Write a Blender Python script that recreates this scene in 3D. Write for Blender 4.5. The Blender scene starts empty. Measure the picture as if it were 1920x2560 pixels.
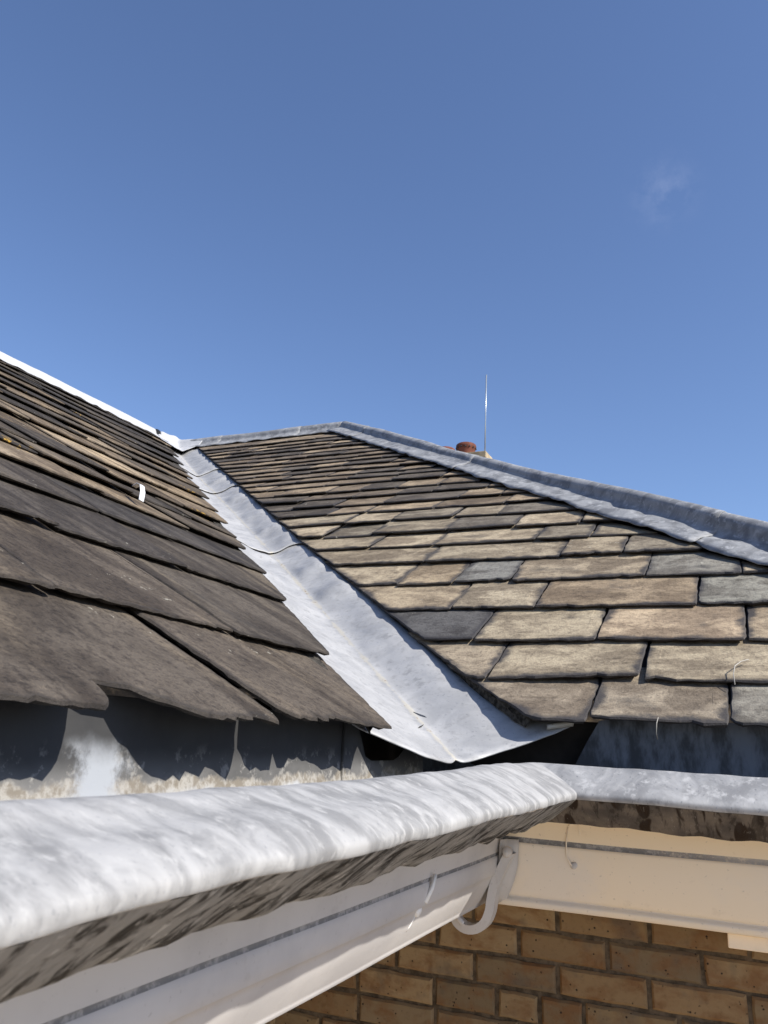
import bpy, bmesh, math, random
from mathutils import Vector, Matrix, noise
random.seed(7)
sc = bpy.context.scene
COL = sc.collection

# ------------------------------------------------------------------ camera
CR = Vector((0.918, 0.394, 0.047)); CU = Vector((0.062, -0.258, 0.964)); CF = Vector((-0.392, 0.882, 0.261))
CF.normalize(); CR = (CR - CF * CR.dot(CF)).normalized(); CU = CR.cross(CF).normalized()
cam = bpy.data.cameras.new('camera'); cam_o = bpy.data.objects.new('camera', cam); COL.objects.link(cam_o)
cam_o.matrix_world = Matrix(((CR.x, CU.x, -CF.x, 0), (CR.y, CU.y, -CF.y, 0), (CR.z, CU.z, -CF.z, 0), (0, 0, 0, 1)))
cam.sensor_fit = 'VERTICAL'; cam.sensor_height = 4.92; cam.sensor_width = 3.69; cam.lens = 3.99
cam.clip_start = 0.01; cam.clip_end = 3000
cam.dof.use_dof = True; cam.dof.focus_distance = 2.7; cam.dof.aperture_fstop = 1.8
sc.camera = cam_o

# ------------------------------------------------------------------ sky, sun, exposure
SUN_AZ, SUN_EL = -9.0, 41.5            # azimuth measured from +X towards +Y
a, e = math.radians(SUN_AZ), math.radians(SUN_EL)
SUN = Vector((math.cos(e) * math.cos(a), math.cos(e) * math.sin(a), math.sin(e)))
world = bpy.data.worlds.new('World'); sc.world = world; world.use_nodes = True
wn, wl = world.node_tree.nodes, world.node_tree.links
sky = wn.new('ShaderNodeTexSky'); sky.sky_type = 'NISHITA'; sky.sun_disc = False
sky.sun_elevation = e; sky.sun_rotation = math.radians(90.0 - SUN_AZ)
sky.altitude = 100; sky.air_density = 1.0; sky.dust_density = 0.6; sky.ozone_density = 4.2
# one faint wisp of cloud low in the right of the sky
wt = wn.new('ShaderNodeTexCoord'); wd = wn.new('ShaderNodeVectorMath'); wd.operation = 'DISTANCE'
wd.inputs[1].default_value = tuple((CF * 2076 + CR * 700 + CU * 800).normalized()); wl.new(wt.outputs['Generated'], wd.inputs[0])
wm = wn.new('ShaderNodeMapRange'); wm.interpolation_type = 'SMOOTHERSTEP'; wl.new(wd.outputs['Value'], wm.inputs['Value'])
wm.inputs['From Min'].default_value = 0.055; wm.inputs['From Max'].default_value = 0.0
wz = wn.new('ShaderNodeTexNoise'); wl.new(wt.outputs['Generated'], wz.inputs['Vector']); wz.inputs['Scale'].default_value = 34; wz.inputs['Detail'].default_value = 6; wz.inputs['Roughness'].default_value = 0.65
wr = wn.new('ShaderNodeMapRange'); wl.new(wz.outputs['Fac'], wr.inputs['Value']); wr.inputs['From Min'].default_value = 0.42; wr.inputs['From Max'].default_value = 0.75; wr.inputs['To Max'].default_value = 0.055
wx = wn.new('ShaderNodeMath'); wx.operation = 'MULTIPLY'; wl.new(wm.outputs[0], wx.inputs[0]); wl.new(wr.outputs[0], wx.inputs[1])
wc = wn.new('ShaderNodeMix'); wc.data_type = 'RGBA'; wl.new(wx.outputs[0], wc.inputs[0]); wl.new(sky.outputs[0], wc.inputs[6]); wc.inputs[7].default_value = (9.0, 9.2, 9.6, 1)
wg = wn.new('ShaderNodeMix'); wg.data_type = 'RGBA'; wg.blend_type = 'MULTIPLY'; wg.inputs[0].default_value = 1.0
wl.new(wc.outputs[2], wg.inputs[6]); wg.inputs[7].default_value = (0.985, 0.97, 1.06, 1); wl.new(wg.outputs[2], wn['Background'].inputs[0]); wn['Background'].inputs[1].default_value = 0.114
sun_d = bpy.data.lights.new('sun', 'SUN'); sun_d.energy = 5.0; sun_d.angle = math.radians(0.53); sun_d.color = (1.0, 0.955, 0.88)
sun_o = bpy.data.objects.new('sun', sun_d); COL.objects.link(sun_o)
sun_o.rotation_euler = SUN.to_track_quat('Z', 'Y').to_euler()
vs = sc.view_settings; vs.view_transform = 'Standard'; vs.look = 'None'; vs.gamma = 1.0; vs.use_curve_mapping = False
vs.exposure = 0.5

# ------------------------------------------------------------------ helpers
def sst(x, a, b):
    t = min(1.0, max(0.0, (x - a) / (b - a))); return t * t * (3 - 2 * t)
def lerp(a, b, t): return a + (b - a) * t
def interp(x, pts):
    if x <= pts[0][0]: return pts[0][1]
    for (x0, y0), (x1, y1) in zip(pts, pts[1:]):
        if x <= x1: return y0 + (y1 - y0) * (x - x0) / (x1 - x0)
    return pts[-1][1]
def nz(x, y, z, s=1.0): return noise.noise(Vector((x * s, y * s, z * s)))
def tag(o, label=None, cat=None, group=None, kind=None):
    if label: o['label'] = label
    if cat: o['category'] = cat
    if group: o['group'] = group
    if kind: o['kind'] = kind
    return o
def empty(name, loc, label, cat, group=None):
    o = bpy.data.objects.new(name, None); COL.objects.link(o); o.location = loc; o.empty_display_size = 0.05
    return tag(o, label, cat, group)
def link(name, me, mat, parent=None, smooth=False, mw=None):
    o = bpy.data.objects.new(name, me); COL.objects.link(o)
    if mat and not me.materials: me.materials.append(mat)
    if smooth:
        for p in me.polygons: p.use_smooth = True
    if mw is not None: o.matrix_world = mw
    if parent:
        o.parent = parent; o.matrix_parent_inverse = Matrix.Translation(-parent_world(parent))
    return o
def parent_world(p):
    v = p.location.copy()
    while p.parent is not None:
        p = p.parent
        # children are linked with an inverse matrix, so the chain cancels out
        return Vector((0, 0, 0)) if False else v
    return v
def mesh_obj(name, verts, faces, mat, parent=None, smooth=False, origin=None):
    """verts in world space; the object's origin is put at their centre"""
    if origin is None:
        n = len(verts); origin = Vector((sum(v[0] for v in verts) / n, sum(v[1] for v in verts) / n, sum(v[2] for v in verts) / n))
    origin = Vector(origin)
    me = bpy.data.meshes.new(name); me.from_pydata([tuple(Vector(v) - origin) for v in verts], [], faces); me.update()
    o = bpy.data.objects.new(name, me); COL.objects.link(o); me.materials.append(mat)
    if smooth:
        for p in me.polygons: p.use_smooth = True
    o.matrix_basis = Matrix.Translation(origin)
    if parent: set_parent(o, parent)
    return o
def world_of(o):
    m = o.matrix_basis.copy()
    if o.parent: m = world_of(o.parent) @ o.matrix_parent_inverse @ m
    return m
def set_parent(o, p):
    o.parent = p; o.matrix_parent_inverse = world_of(p).inverted()
def grid(name, P, mat, parent=None, smooth=True, thick=0.0, closed=False):
    nr, nc = len(P), len(P[0]); V = [p for row in P for p in row]; F = []
    for i in range(nr - 1):
        for j in range(nc - (0 if closed else 1)):
            k = (j + 1) % nc
            F.append((i * nc + j, i * nc + k, (i + 1) * nc + k, (i + 1) * nc + j))
    o = mesh_obj(name, V, F, mat, parent, smooth)
    if thick:
        m = o.modifiers.new('solid', 'SOLIDIFY'); m.thickness = thick; m.offset = -1
    return o
def box(name, lo, hi, mat, parent=None, bevel=0.0):
    x0, y0, z0 = lo; x1, y1, z1 = hi
    V = [(x0, y0, z0), (x1, y0, z0), (x1, y1, z0), (x0, y1, z0), (x0, y0, z1), (x1, y0, z1), (x1, y1, z1), (x0, y1, z1)]
    F = [(0, 3, 2, 1), (4, 5, 6, 7), (0, 1, 5, 4), (1, 2, 6, 5), (2, 3, 7, 6), (3, 0, 4, 7)]
    o = mesh_obj(name, V, F, mat, parent)
    if bevel:
        m = o.modifiers.new('bevel', 'BEVEL'); m.width = bevel; m.segments = 2
    return o
def tube(name, pts, r, mat, parent=None, n=8, flat=1.0):
    pts = [Vector(p) for p in pts]; P = []
    for i, p in enumerate(pts):
        d = (pts[min(i + 1, len(pts) - 1)] - pts[max(i - 1, 0)]).normalized()
        u = d.cross(Vector((0.3, 0.2, 0.9))).normalized(); v = d.cross(u)
        rr = r(i / (len(pts) - 1)) if callable(r) else r
        P.append([p + (u * math.cos(2 * math.pi * k / n) + v * math.sin(2 * math.pi * k / n) * flat) * rr for k in range(n)])
    nr = len(P); V = [q for row in P for q in row]; F = []
    for i in range(nr - 1):
        for k in range(n): F.append((i * n + k, i * n + (k + 1) % n, (i + 1) * n + (k + 1) % n, (i + 1) * n + k))
    F.append(tuple(range(n))[::-1]); F.append(tuple((nr - 1) * n + k for k in range(n)))
    return mesh_obj(name, V, F, mat, parent, True)

# ------------------------------------------------------------------ materials
class NT:
    def __init__(s, name, rough=0.8, spec=0.3, metal=0.0):
        s.m = bpy.data.materials.new(name); s.m.use_nodes = True; s.t = s.m.node_tree; s.n = s.t.nodes; s.l = s.t.links
        s.b = s.n['Principled BSDF']; s.b.inputs['Roughness'].default_value = rough
        s.b.inputs['Specular IOR Level'].default_value = spec; s.b.inputs['Metallic'].default_value = metal
    def put(s, sock, v):
        if hasattr(v, 'links') or hasattr(v, 'is_linked'): s.l.new(v, sock)
        else:
            if isinstance(v, tuple) and len(v) == 3 and sock.type == 'RGBA': v = (*v, 1)
            sock.default_value = v
    def coord(s, which='Object', scale=(1, 1, 1), rot=(0, 0, 0), offset=None):
        if which == 'World': c = s.n.new('ShaderNodeNewGeometry').outputs['Position']
        else: c = s.n.new('ShaderNodeTexCoord').outputs[which]
        if offset is not None:
            ad = s.n.new('ShaderNodeVectorMath'); ad.operation = 'ADD'; s.l.new(c, ad.inputs[0])
            s.l.new(offset, ad.inputs[1]); c = ad.outputs[0]
        m = s.n.new('ShaderNodeMapping'); m.inputs['Scale'].default_value = scale; m.inputs['Rotation'].default_value = rot
        s.l.new(c, m.inputs['Vector']); return m.outputs[0]
    def info(s): return s.n.new('ShaderNodeObjectInfo')
    def rnd_offset(s, k=37.0):
        i = s.info(); m = s.n.new('ShaderNodeVectorMath'); m.operation = 'SCALE'; m.inputs['Scale'].default_value = k
        c = s.n.new('ShaderNodeCombineXYZ'); s.l.new(i.outputs['Random'], c.inputs[0]); s.l.new(i.outputs['Random'], c.inputs[1])
        s.l.new(i.outputs['Random'], c.inputs[2]); s.l.new(c.outputs[0], m.inputs[0]); return m.outputs[0]
    def noise(s, vec, scale=5, detail=4, rough=0.55, dist=0.0):
        n = s.n.new('ShaderNodeTexNoise'); s.l.new(vec, n.inputs['Vector']); n.inputs['Scale'].default_value = scale
        n.inputs['Detail'].default_value = detail; n.inputs['Roughness'].default_value = rough; n.inputs['Distortion'].default_value = dist
        return n.outputs['Fac']
    def voro(s, vec, scale=5, feature='F1', rnd=1.0):
        n = s.n.new('ShaderNodeTexVoronoi'); s.l.new(vec, n.inputs['Vector']); n.inputs['Scale'].default_value = scale
        n.feature = feature; n.inputs['Randomness'].default_value = rnd; return n.outputs['Distance']
    def ramp(s, v, lo, hi, a=0.0, b=1.0):
        n = s.n.new('ShaderNodeMapRange'); n.interpolation_type = 'SMOOTHSTEP'; s.l.new(v, n.inputs['Value'])
        n.inputs['From Min'].default_value = lo; n.inputs['From Max'].default_value = hi
        n.inputs['To Min'].default_value = a; n.inputs['To Max'].default_value = b; return n.outputs[0]
    def math(s, op, a, b=0.0):
        n = s.n.new('ShaderNodeMath'); n.operation = op; s.put(n.inputs[0], a); s.put(n.inputs[1], b); return n.outputs[0]
    def mix(s, f, a, b, mode='MIX'):
        n = s.n.new('ShaderNodeMix'); n.data_type = 'RGBA'; n.blend_type = mode; s.put(n.inputs[0], f); s.put(n.inputs[6], a); s.put(n.inputs[7], b)
        return n.outputs[2]
    def sep(s, v):
        n = s.n.new('ShaderNodeSeparateXYZ'); s.l.new(v, n.inputs[0]); return n.outputs
    def attr(s, name):
        n = s.n.new('ShaderNodeAttribute'); n.attribute_name = name; return n.outputs['Fac']
    def color(s, v): s.put(s.b.inputs['Base Color'], v)
    def bump(s, h, strength=0.3, dist=0.01):
        n = s.n.new('ShaderNodeBump'); n.inputs['Strength'].default_value = strength; n.inputs['Distance'].default_value = dist
        s.l.new(h, n.inputs['Height']); s.l.new(n.outputs[0], s.b.inputs['Normal'])

def plain(name, c, rough=0.8, spec=0.3, nscale=8.0, var=0.25, bump=0.1):
    t = NT(name, rough, spec); v = t.coord('World'); n = t.noise(v, nscale, 5)
    t.color(t.mix(t.ramp(n, 0.3, 0.7), tuple(x * (1 - var) for x in c), tuple(min(1, x * (1 + var)) for x in c)))
    t.bump(t.noise(v, nscale * 12, 3), bump, 0.003); return t.m

def slate_material(name, dark, rimcol, left):
    t = NT(name, 0.82, 0.25); off = t.rnd_offset(); inf = t.info()
    v = t.coord('Object', offset=off)
    big = t.noise(t.coord('Object', (3.0, 1.0, 3.0) if left else (2.2, 3.0, 2.0), offset=off), 1.7, 4, 0.62, 0.6)
    streak = t.noise(t.coord('Object', (5, 2.2, 5) if left else (6, 24, 10), (0, 0, 0.18 if left else 0.1), offset=off), 1.0, 5, 0.65, 0.5)
    mott = t.noise(v, 22, 5, 0.7, 0.4); fine = t.noise(v, 60, 5, 0.8); vfine = t.noise(v, 190, 3, 0.8)
    base = inf.outputs['Color']
    c = t.mix(t.ramp(big, 0.40, 0.60, 0.0, 0.9 if left else 0.85), base, t.mix(1.0, base, dark, 'MULTIPLY'))
    c = t.mix(t.ramp(streak, 0.44, 0.64, 0.0, 0.6 if left else 0.4), c, t.mix(1.0, c, (0.56, 0.54, 0.54), 'MULTIPLY'))
    if left: c = t.mix(t.ramp(t.noise(t.coord('Object', (3.2, 1.0, 3), (0, 0, 0.2), offset=off), 1.0, 5, 0.65, 0.5), 0.50, 0.70, 0, 0.7), c, t.mix(1.0, base, (1.75, 1.7, 1.55), 'MULTIPLY'))
    c = t.mix(t.ramp(mott, 0.48, 0.66, 0.0, 0.55), c, t.mix(1.0, c, (0.52, 0.50, 0.50), 'MULTIPLY'))
    c = t.mix(t.ramp(fine, 0.48, 0.62, 0.0, 0.8 if left else 0.55), c, t.mix(1.0, c, (0.40, 0.39, 0.40), 'MULTIPLY'))
    c = t.mix(t.ramp(vfine, 0.50, 0.64, 0.0, 0.55 if left else 0.35), c, t.mix(1.0, c, (1.7, 1.65, 1.55), 'MULTIPLY'))
    # weathered dark border, broken up so that some edges stay clean
    rim = t.math('ADD', t.attr('rim'), t.math('MULTIPLY', t.math('SUBTRACT', t.noise(v, 30, 5, 0.75), 0.5), 1.7))
    rim = t.math('ADD', rim, t.math('MULTIPLY', t.math('SUBTRACT', t.noise(v, 5.0, 2), 0.42), 2.6))
    c = t.mix(t.ramp(rim, 0.15, 0.95, 0.92 if not left else 0.6, 0.0), c, rimcol)
    # lichen: pale crusts and a little orange
    li = t.noise(v, 34, 4, 0.7); lm = t.noise(v, 3.1, 2)
    pale = t.math('MULTIPLY', t.ramp(li, 0.64, 0.68), t.ramp(lm, 0.58, 0.66))
    c = t.mix(t.math('MULTIPLY', pale, 0.85), c, (0.50, 0.48, 0.40))
    if left:
        oc = t.math('MULTIPLY', t.ramp(t.noise(t.coord('World'), 40, 4, 0.7), 0.55, 0.62), t.ramp(t.noise(t.coord('World'), 2.3, 1), 0.70, 0.74))
        c = t.mix(oc, c, (0.36, 0.22, 0.04))
    t.color(c)
    h = t.math('ADD', t.math('MULTIPLY', fine, 0.5), t.math('ADD', t.math('MULTIPLY', mott, 0.7), t.math('MULTIPLY', vfine, 0.25)))
    t.bump(h, 0.8, 0.008)
    return t.m
M_SLATE_L = slate_material('dark_stone_slate', (0.42, 0.40, 0.39), (0.022, 0.020, 0.019), True)
M_SLATE_R = slate_material('tan_stone_slate', (0.46, 0.44, 0.44), (0.040, 0.038, 0.040), False)

def lead_material(name, c0, c1, c2, stretch=(1, 1, 1), rough=0.5, rot=(0, 0, 0), metal=0.15, scale=1.0, spots=0.5, dents=0.25, silt=False):
    t = NT(name, rough, 0.3, metal)
    v = t.coord('World'); vs_ = t.coord('World', stretch, rot)
    n1 = t.noise(vs_, 5 * scale, 5, 0.6, 0.6); n2 = t.noise(vs_, 17 * scale, 4, 0.6, 0.3); n3 = t.noise(v, 3.0, 3)
    c = t.mix(t.ramp(n1, 0.35, 0.65), c0, c1)
    c = t.mix(t.ramp(n2, 0.52, 0.72, 0, 0.8), c, c2)
    sp = t.noise(t.coord('World', (stretch[0] * 1.6, stretch[1] * 1.6, stretch[2] * 1.6), rot), 38 * scale, 3, 0.55)
    c = t.mix(t.ramp(sp, 0.63, 0.67, 0, spots), c, t.mix(1.0, c, (0.55, 0.57, 0.6), 'MULTIPLY'))
    if silt:      # cream silt lying along the crease of the valley
        d = t.math('ABSOLUTE', t.attr('across')); d = t.math('ADD', d, t.math('MULTIPLY', t.math('SUBTRACT', t.noise(v, 9, 5, 0.7), 0.5), 0.055))
        c = t.mix(t.ramp(d, 0.000, 0.012, 0.75, 0.0), c, (0.46, 0.43, 0.36))
        c = t.mix(t.math('MULTIPLY', t.ramp(d, 0.0, 0.012, 1, 0), t.ramp(t.noise(v, 60, 3), 0.62, 0.68)), c, (0.25, 0.19, 0.13))
    t.color(c)
    t.put(t.b.inputs['Roughness'], t.ramp(n2, 0.3, 0.7, rough - 0.08, rough + 0.14))
    t.bump(t.math('ADD', t.math('MULTIPLY', n3, 1.5), t.math('MULTIPLY', t.noise(v, 30, 3), 0.25)), dents, 0.02)
    return t.m
M_LEAD_VALLEY = lead_material('lead_valley_sheet', (0.33, 0.33, 0.33), (0.41, 0.408, 0.404), (0.26, 0.26, 0.262), (1, 1, 1), scale=1.4, rough=0.5, silt=True)
M_LEAD_CAP = lead_material('lead_capping', (0.155, 0.158, 0.165), (0.28, 0.285, 0.292), (0.40, 0.404, 0.41), scale=2.0, rough=0.62, metal=0.0)
M_LEAD_WHITE = lead_material('lead_bright_capping', (0.42, 0.422, 0.427), (0.49, 0.492, 0.497), (0.38, 0.383, 0.39), scale=1.2, rough=0.55)
M_LEAD_EAVE_L = lead_material('lead_eave_roll', (0.35, 0.345, 0.337), (0.205, 0.203, 0.20), (0.40, 0.394, 0.383), (3.0, 5.2, 3.0), rough=0.65, rot=(0, 0, 0.5), metal=0.0, scale=0.8, spots=0.4)
M_LEAD_EAVE_R = lead_material('lead_eave_roll_return', (0.385, 0.38, 0.37), (0.225, 0.223, 0.22), (0.46, 0.455, 0.445), (3.0, 2.0, 2.0), rough=0.5, metal=0.1, scale=0.9, spots=0.6)

def opening_shade_material():
    t = NT('opening_shade_dark', 0.7, 0.3); t.color((0.035, 0.037, 0.04)); return t.m  # near-black colour standing for shade inside openings
M_OPENING_SHADE = opening_shade_material()
M_SOLE = plain('dark_gutter_lead', (0.07, 0.072, 0.076), 0.7, 0.3)

def drip_material(name, vert, brown):
    t = NT(name, 0.75, 0.25); v = t.coord('World', vert); w = t.coord('World')
    n = t.noise(v, 6, 5, 0.65, 0.8); n2 = t.noise(v, 15, 4, 0.65, 0.5)
    if brown:
        c = t.mix(t.ramp(t.noise(w, 14, 4), 0.35, 0.65), (0.155, 0.132, 0.11), (0.075, 0.066, 0.06))
        vo = t.voro(t.coord('World', (30, 1, 16)), 1.0)
        sel = t.noise(t.coord('World', (30, 1, 6)), 0.9, 2)
        c = t.mix(t.math('MULTIPLY', t.ramp(vo, 0.40, 0.50, 1, 0), t.ramp(sel, 0.40, 0.46)), c, (0.022, 0.013, 0.008))
        c = t.mix(t.ramp(t.noise(t.coord('World', (12, 3, 5)), 3.0, 4, 0.7, 0.6), 0.50, 0.62, 0, 0.75), c, (0.028, 0.022, 0.019))
        c = t.mix(t.ramp(n2, 0.60, 0.7, 0, 0.5), c, (0.24, 0.22, 0.20))
    else:
        c = t.mix(t.ramp(n, 0.40, 0.56), (0.020, 0.019, 0.018), (0.24, 0.235, 0.225))
        c = t.mix(t.ramp(n2, 0.56, 0.70, 0, 0.85), c, (0.48, 0.47, 0.45))
    t.color(c); t.bump(n2, 0.4, 0.004); return t.m
M_DRIP_L = drip_material('stained_lead_drip', (2.5, 6.0, 3.0), False)
M_DRIP_R = drip_material('brown_stained_lead_drip', (9, 3, 2.5), True)

def upstand_material():
    t = NT('stained_shaded_lead_upstand', 0.7, 0.3); w = t.coord('World'); x, y, z = t.sep(w)
    n = t.noise(w, 10, 5, 0.6); nb = t.noise(w, 5, 4, 0.6); nf = t.noise(w, 42, 5, 0.65)
    c = t.mix(t.ramp(nb, 0.35, 0.65), (0.085, 0.083, 0.080), (0.155, 0.15, 0.143))
    c = t.mix(t.ramp(t.math('ADD', z, t.math('MULTIPLY', t.math('SUBTRACT', nb, 0.5), 0.08)), -0.085, -0.04, 0.0, 0.85), c, (0.030, 0.030, 0.031))  # darker upper zone: shade of the slate overhang put into the colour
    # cream and white salts along the foot, deeper towards the camera end
    foot = t.math('ADD', z, t.math('MULTIPLY', t.math('SUBTRACT', n, 0.5), 0.13))
    top = t.math('ADD', -0.094, t.math('MULTIPLY', t.math('SUBTRACT', nb, 0.5), 0.06))
    d = t.math('SUBTRACT', top, foot)
    cream = t.ramp(d, -0.008, 0.006)
    c = t.mix(t.math('MULTIPLY', t.ramp(t.noise(w, 24, 5, 0.7), 0.54, 0.64, 0, 0.7), t.ramp(z, -0.02, -0.08)), c, (0.30, 0.285, 0.26))
    c = t.mix(cream, c, t.mix(t.ramp(nf, 0.4, 0.6), (0.20, 0.175, 0.14), (0.34, 0.32, 0.285)))
    c = t.mix(t.math('MULTIPLY', cream, t.ramp(nf, 0.60, 0.70, 0, 0.6)), c, (0.14, 0.125, 0.10))
    c = t.mix(t.ramp(d, 0.014, 0.034), c, (0.40, 0.405, 0.41))
    # a washed pale streak under the broken slate
    yy = t.math('ABSOLUTE', t.math('SUBTRACT', t.math('ADD', y, t.math('MULTIPLY', t.math('SUBTRACT', t.noise(w, 11, 6, 0.75), 0.5), 0.20)), 1.095))
    sx = t.math('MULTIPLY', t.ramp(yy, 0.02, 0.075, 1, 0), t.ramp(t.math('ADD', z, t.math('MULTIPLY', t.math('SUBTRACT', n, 0.5), 0.06)), -0.065, -0.015, 1.0, 0.0))
    c = t.mix(sx, c, (0.33, 0.345, 0.365))
    t.color(c); t.bump(nf, 0.25, 0.003); return t.m
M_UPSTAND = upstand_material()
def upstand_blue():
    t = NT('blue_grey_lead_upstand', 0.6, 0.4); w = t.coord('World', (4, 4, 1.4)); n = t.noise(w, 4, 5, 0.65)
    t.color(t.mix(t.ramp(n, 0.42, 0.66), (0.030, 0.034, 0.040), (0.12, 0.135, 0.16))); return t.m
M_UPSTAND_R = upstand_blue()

def paint(name, c, stain, amt, rough=0.45):
    t = NT(name, rough, 0.4); w = t.coord('World'); n = t.noise(w, 3.2, 5, 0.6); f = t.noise(w, 22, 5, 0.7)
    k = t.mix(t.ramp(n, 0.42, 0.66, 0, amt), c, stain)
    k = t.mix(t.ramp(f, 0.60, 0.68, 0, 0.22), k, t.mix(1.0, k, (0.72, 0.69, 0.64), 'MULTIPLY'))
    k = t.mix(t.ramp(t.noise(w, 120, 3), 0.66, 0.72, 0, 0.3), k, (0.25, 0.22, 0.19))
    t.color(k); t.bump(t.math('ADD', t.noise(w, 9, 3), t.math('MULTIPLY', f, 0.4)), 0.22, 0.004); return t.m
M_PAINT_L = paint('grey_white_gutter_paint', (0.56, 0.535, 0.51), (0.46, 0.44, 0.425), 0.8)
M_PAINT_R = paint('warm_bounce_fascia_paint', (0.84, 0.72, 0.55), (0.74, 0.68, 0.60), 0.8)  # white paint tinted cream: warm bounce light put into the colour
M_PAINT_TOP_R = paint('warm_bounce_strip_paint', (0.84, 0.71, 0.52), (0.78, 0.66, 0.49), 0.6)  # same painted-in warm bounce on the upper strip
def joint_material():
    t = NT('flaking_dark_joint', 0.85, 0.2); w = t.coord('World'); n = t.noise(w, 2.6, 2); f = t.noise(w, 45, 5, 0.75)
    k = t.ramp(t.math('ADD', n, t.math('MULTIPLY', t.math('SUBTRACT', f, 0.5), 0.5)), 0.22, 0.34)
    t.color(t.mix(k, (0.56, 0.50, 0.43), t.mix(t.ramp(f, 0.45, 0.6), (0.19, 0.187, 0.186), (0.34, 0.33, 0.32)))); return t.m
M_GAP = joint_material()
M_DARK = plain('dark_boarding', (0.03, 0.027, 0.025), 0.9, 0.1)
M_LIT_BLOCK = plain('lit_trim_block', (0.80, 0.66, 0.47), 0.7, 0.2)  # pale colour stands for light falling on the trim block
M_METAL = plain('bright_lead_clip', (0.72, 0.73, 0.74), 0.5, 0.4)
M_WIRE = plain('galvanised_wire', (0.33, 0.31, 0.27), 0.5, 0.5)
M_POLE = NT('galvanised_pole', 0.35, 0.5, 0.6); M_POLE.color((0.40, 0.43, 0.44)); M_POLE = M_POLE.m
M_TERRA = plain('terracotta', (0.14, 0.052, 0.034), 0.8, 0.2, 10, 0.3)
M_CHIM = plain('buff_chimney_stone', (0.36, 0.29, 0.19), 0.9, 0.15, 6, 0.35)
M_MORTAR_DARK = plain('mossy_mortar', (0.05, 0.046, 0.040), 0.95, 0.1, 60, 0.7, 0.6)
M_MORTAR = plain('brown_mortar', (0.115, 0.086, 0.056), 0.95, 0.1, 50, 0.4, 0.6)

def brick_material():
    t = NT('buff_stock_brick', 0.88, 0.2); off = t.rnd_offset(53.0); v = t.coord('Object', offset=off); inf = t.info()
    n = t.noise(t.coord('Object', (1, 1, 1.6), offset=off), 11, 4, 0.6, 0.4); f = t.noise(v, 75, 5, 0.7)
    base = inf.outputs['Color']
    c = t.mix(t.ramp(n, 0.42, 0.68, 0, 0.75), base, (0.18, 0.085, 0.033))
    c = t.mix(t.ramp(t.noise(v, 7, 4, 0.6), 0.52, 0.68, 0, 0.6), c, (0.11, 0.092, 0.07))
    c = t.mix(t.ramp(f, 0.5, 0.7, 0, 0.4), c, t.mix(1.0, c, (0.6, 0.57, 0.55), 'MULTIPLY'))
    pits = t.math('MULTIPLY', t.ramp(t.voro(v, 75), 0.12, 0.26, 1, 0), t.ramp(t.noise(v, 33, 3), 0.54, 0.60))
    c = t.mix(pits, c, (0.03, 0.02, 0.015)); t.color(c)
    t.bump(t.math('SUBTRACT', t.math('MULTIPLY', f, 0.6), pits), 0.5, 0.004); return t.m
M_BRICK = brick_material()

# ------------------------------------------------------------------ roof geometry
XW, YW = -0.77, 2.38                       # brick wall planes: left wing faces +X, right wing faces -Y
CX, CY, CZ = -0.865, 2.475, -0.029         # foot of the valley crease
TR = 0.6124
def tL(y): return 0.584 + 0.022 * sst(y, 3.0, 8.0)
def zL(x, y): return CZ + tL(y) * (CX - x)
def zR(y): return CZ + TR * (y - CY)
YRIDGE, XRIDGE = 7.97, -6.52
DH = [(-4.1, 3.85), (-1.9, 3.87), (0.1, 3.93), (1.5, 3.95)]     # x -> x + y along the hip
def dhip(x): return interp(x, DH)
COSR = 1 / math.sqrt(1 + TR * TR); SINR = TR * COSR
def ptR(x, y, h): return Vector((x, y - h * SINR, zR(y) + h * COSR))
def ptL(x, y, h):
    t = tL(y); c = 1 / math.sqrt(1 + t * t); return Vector((x + h * t * c, y, zL(x, y) + h * c))

# ------------------------------------------------------------------ ground
g = mesh_obj('ground', [(-1500, -1500, -4.9), (1500, -1500, -4.9), (1500, 1500, -4.9), (-1500, 1500, -4.9)], [(0, 1, 2, 3)],
             plain('pale_gravel_ground', (0.46, 0.40, 0.32), 0.95, 0.1, 1.5, 0.25)); tag(g, kind='structure')

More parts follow.
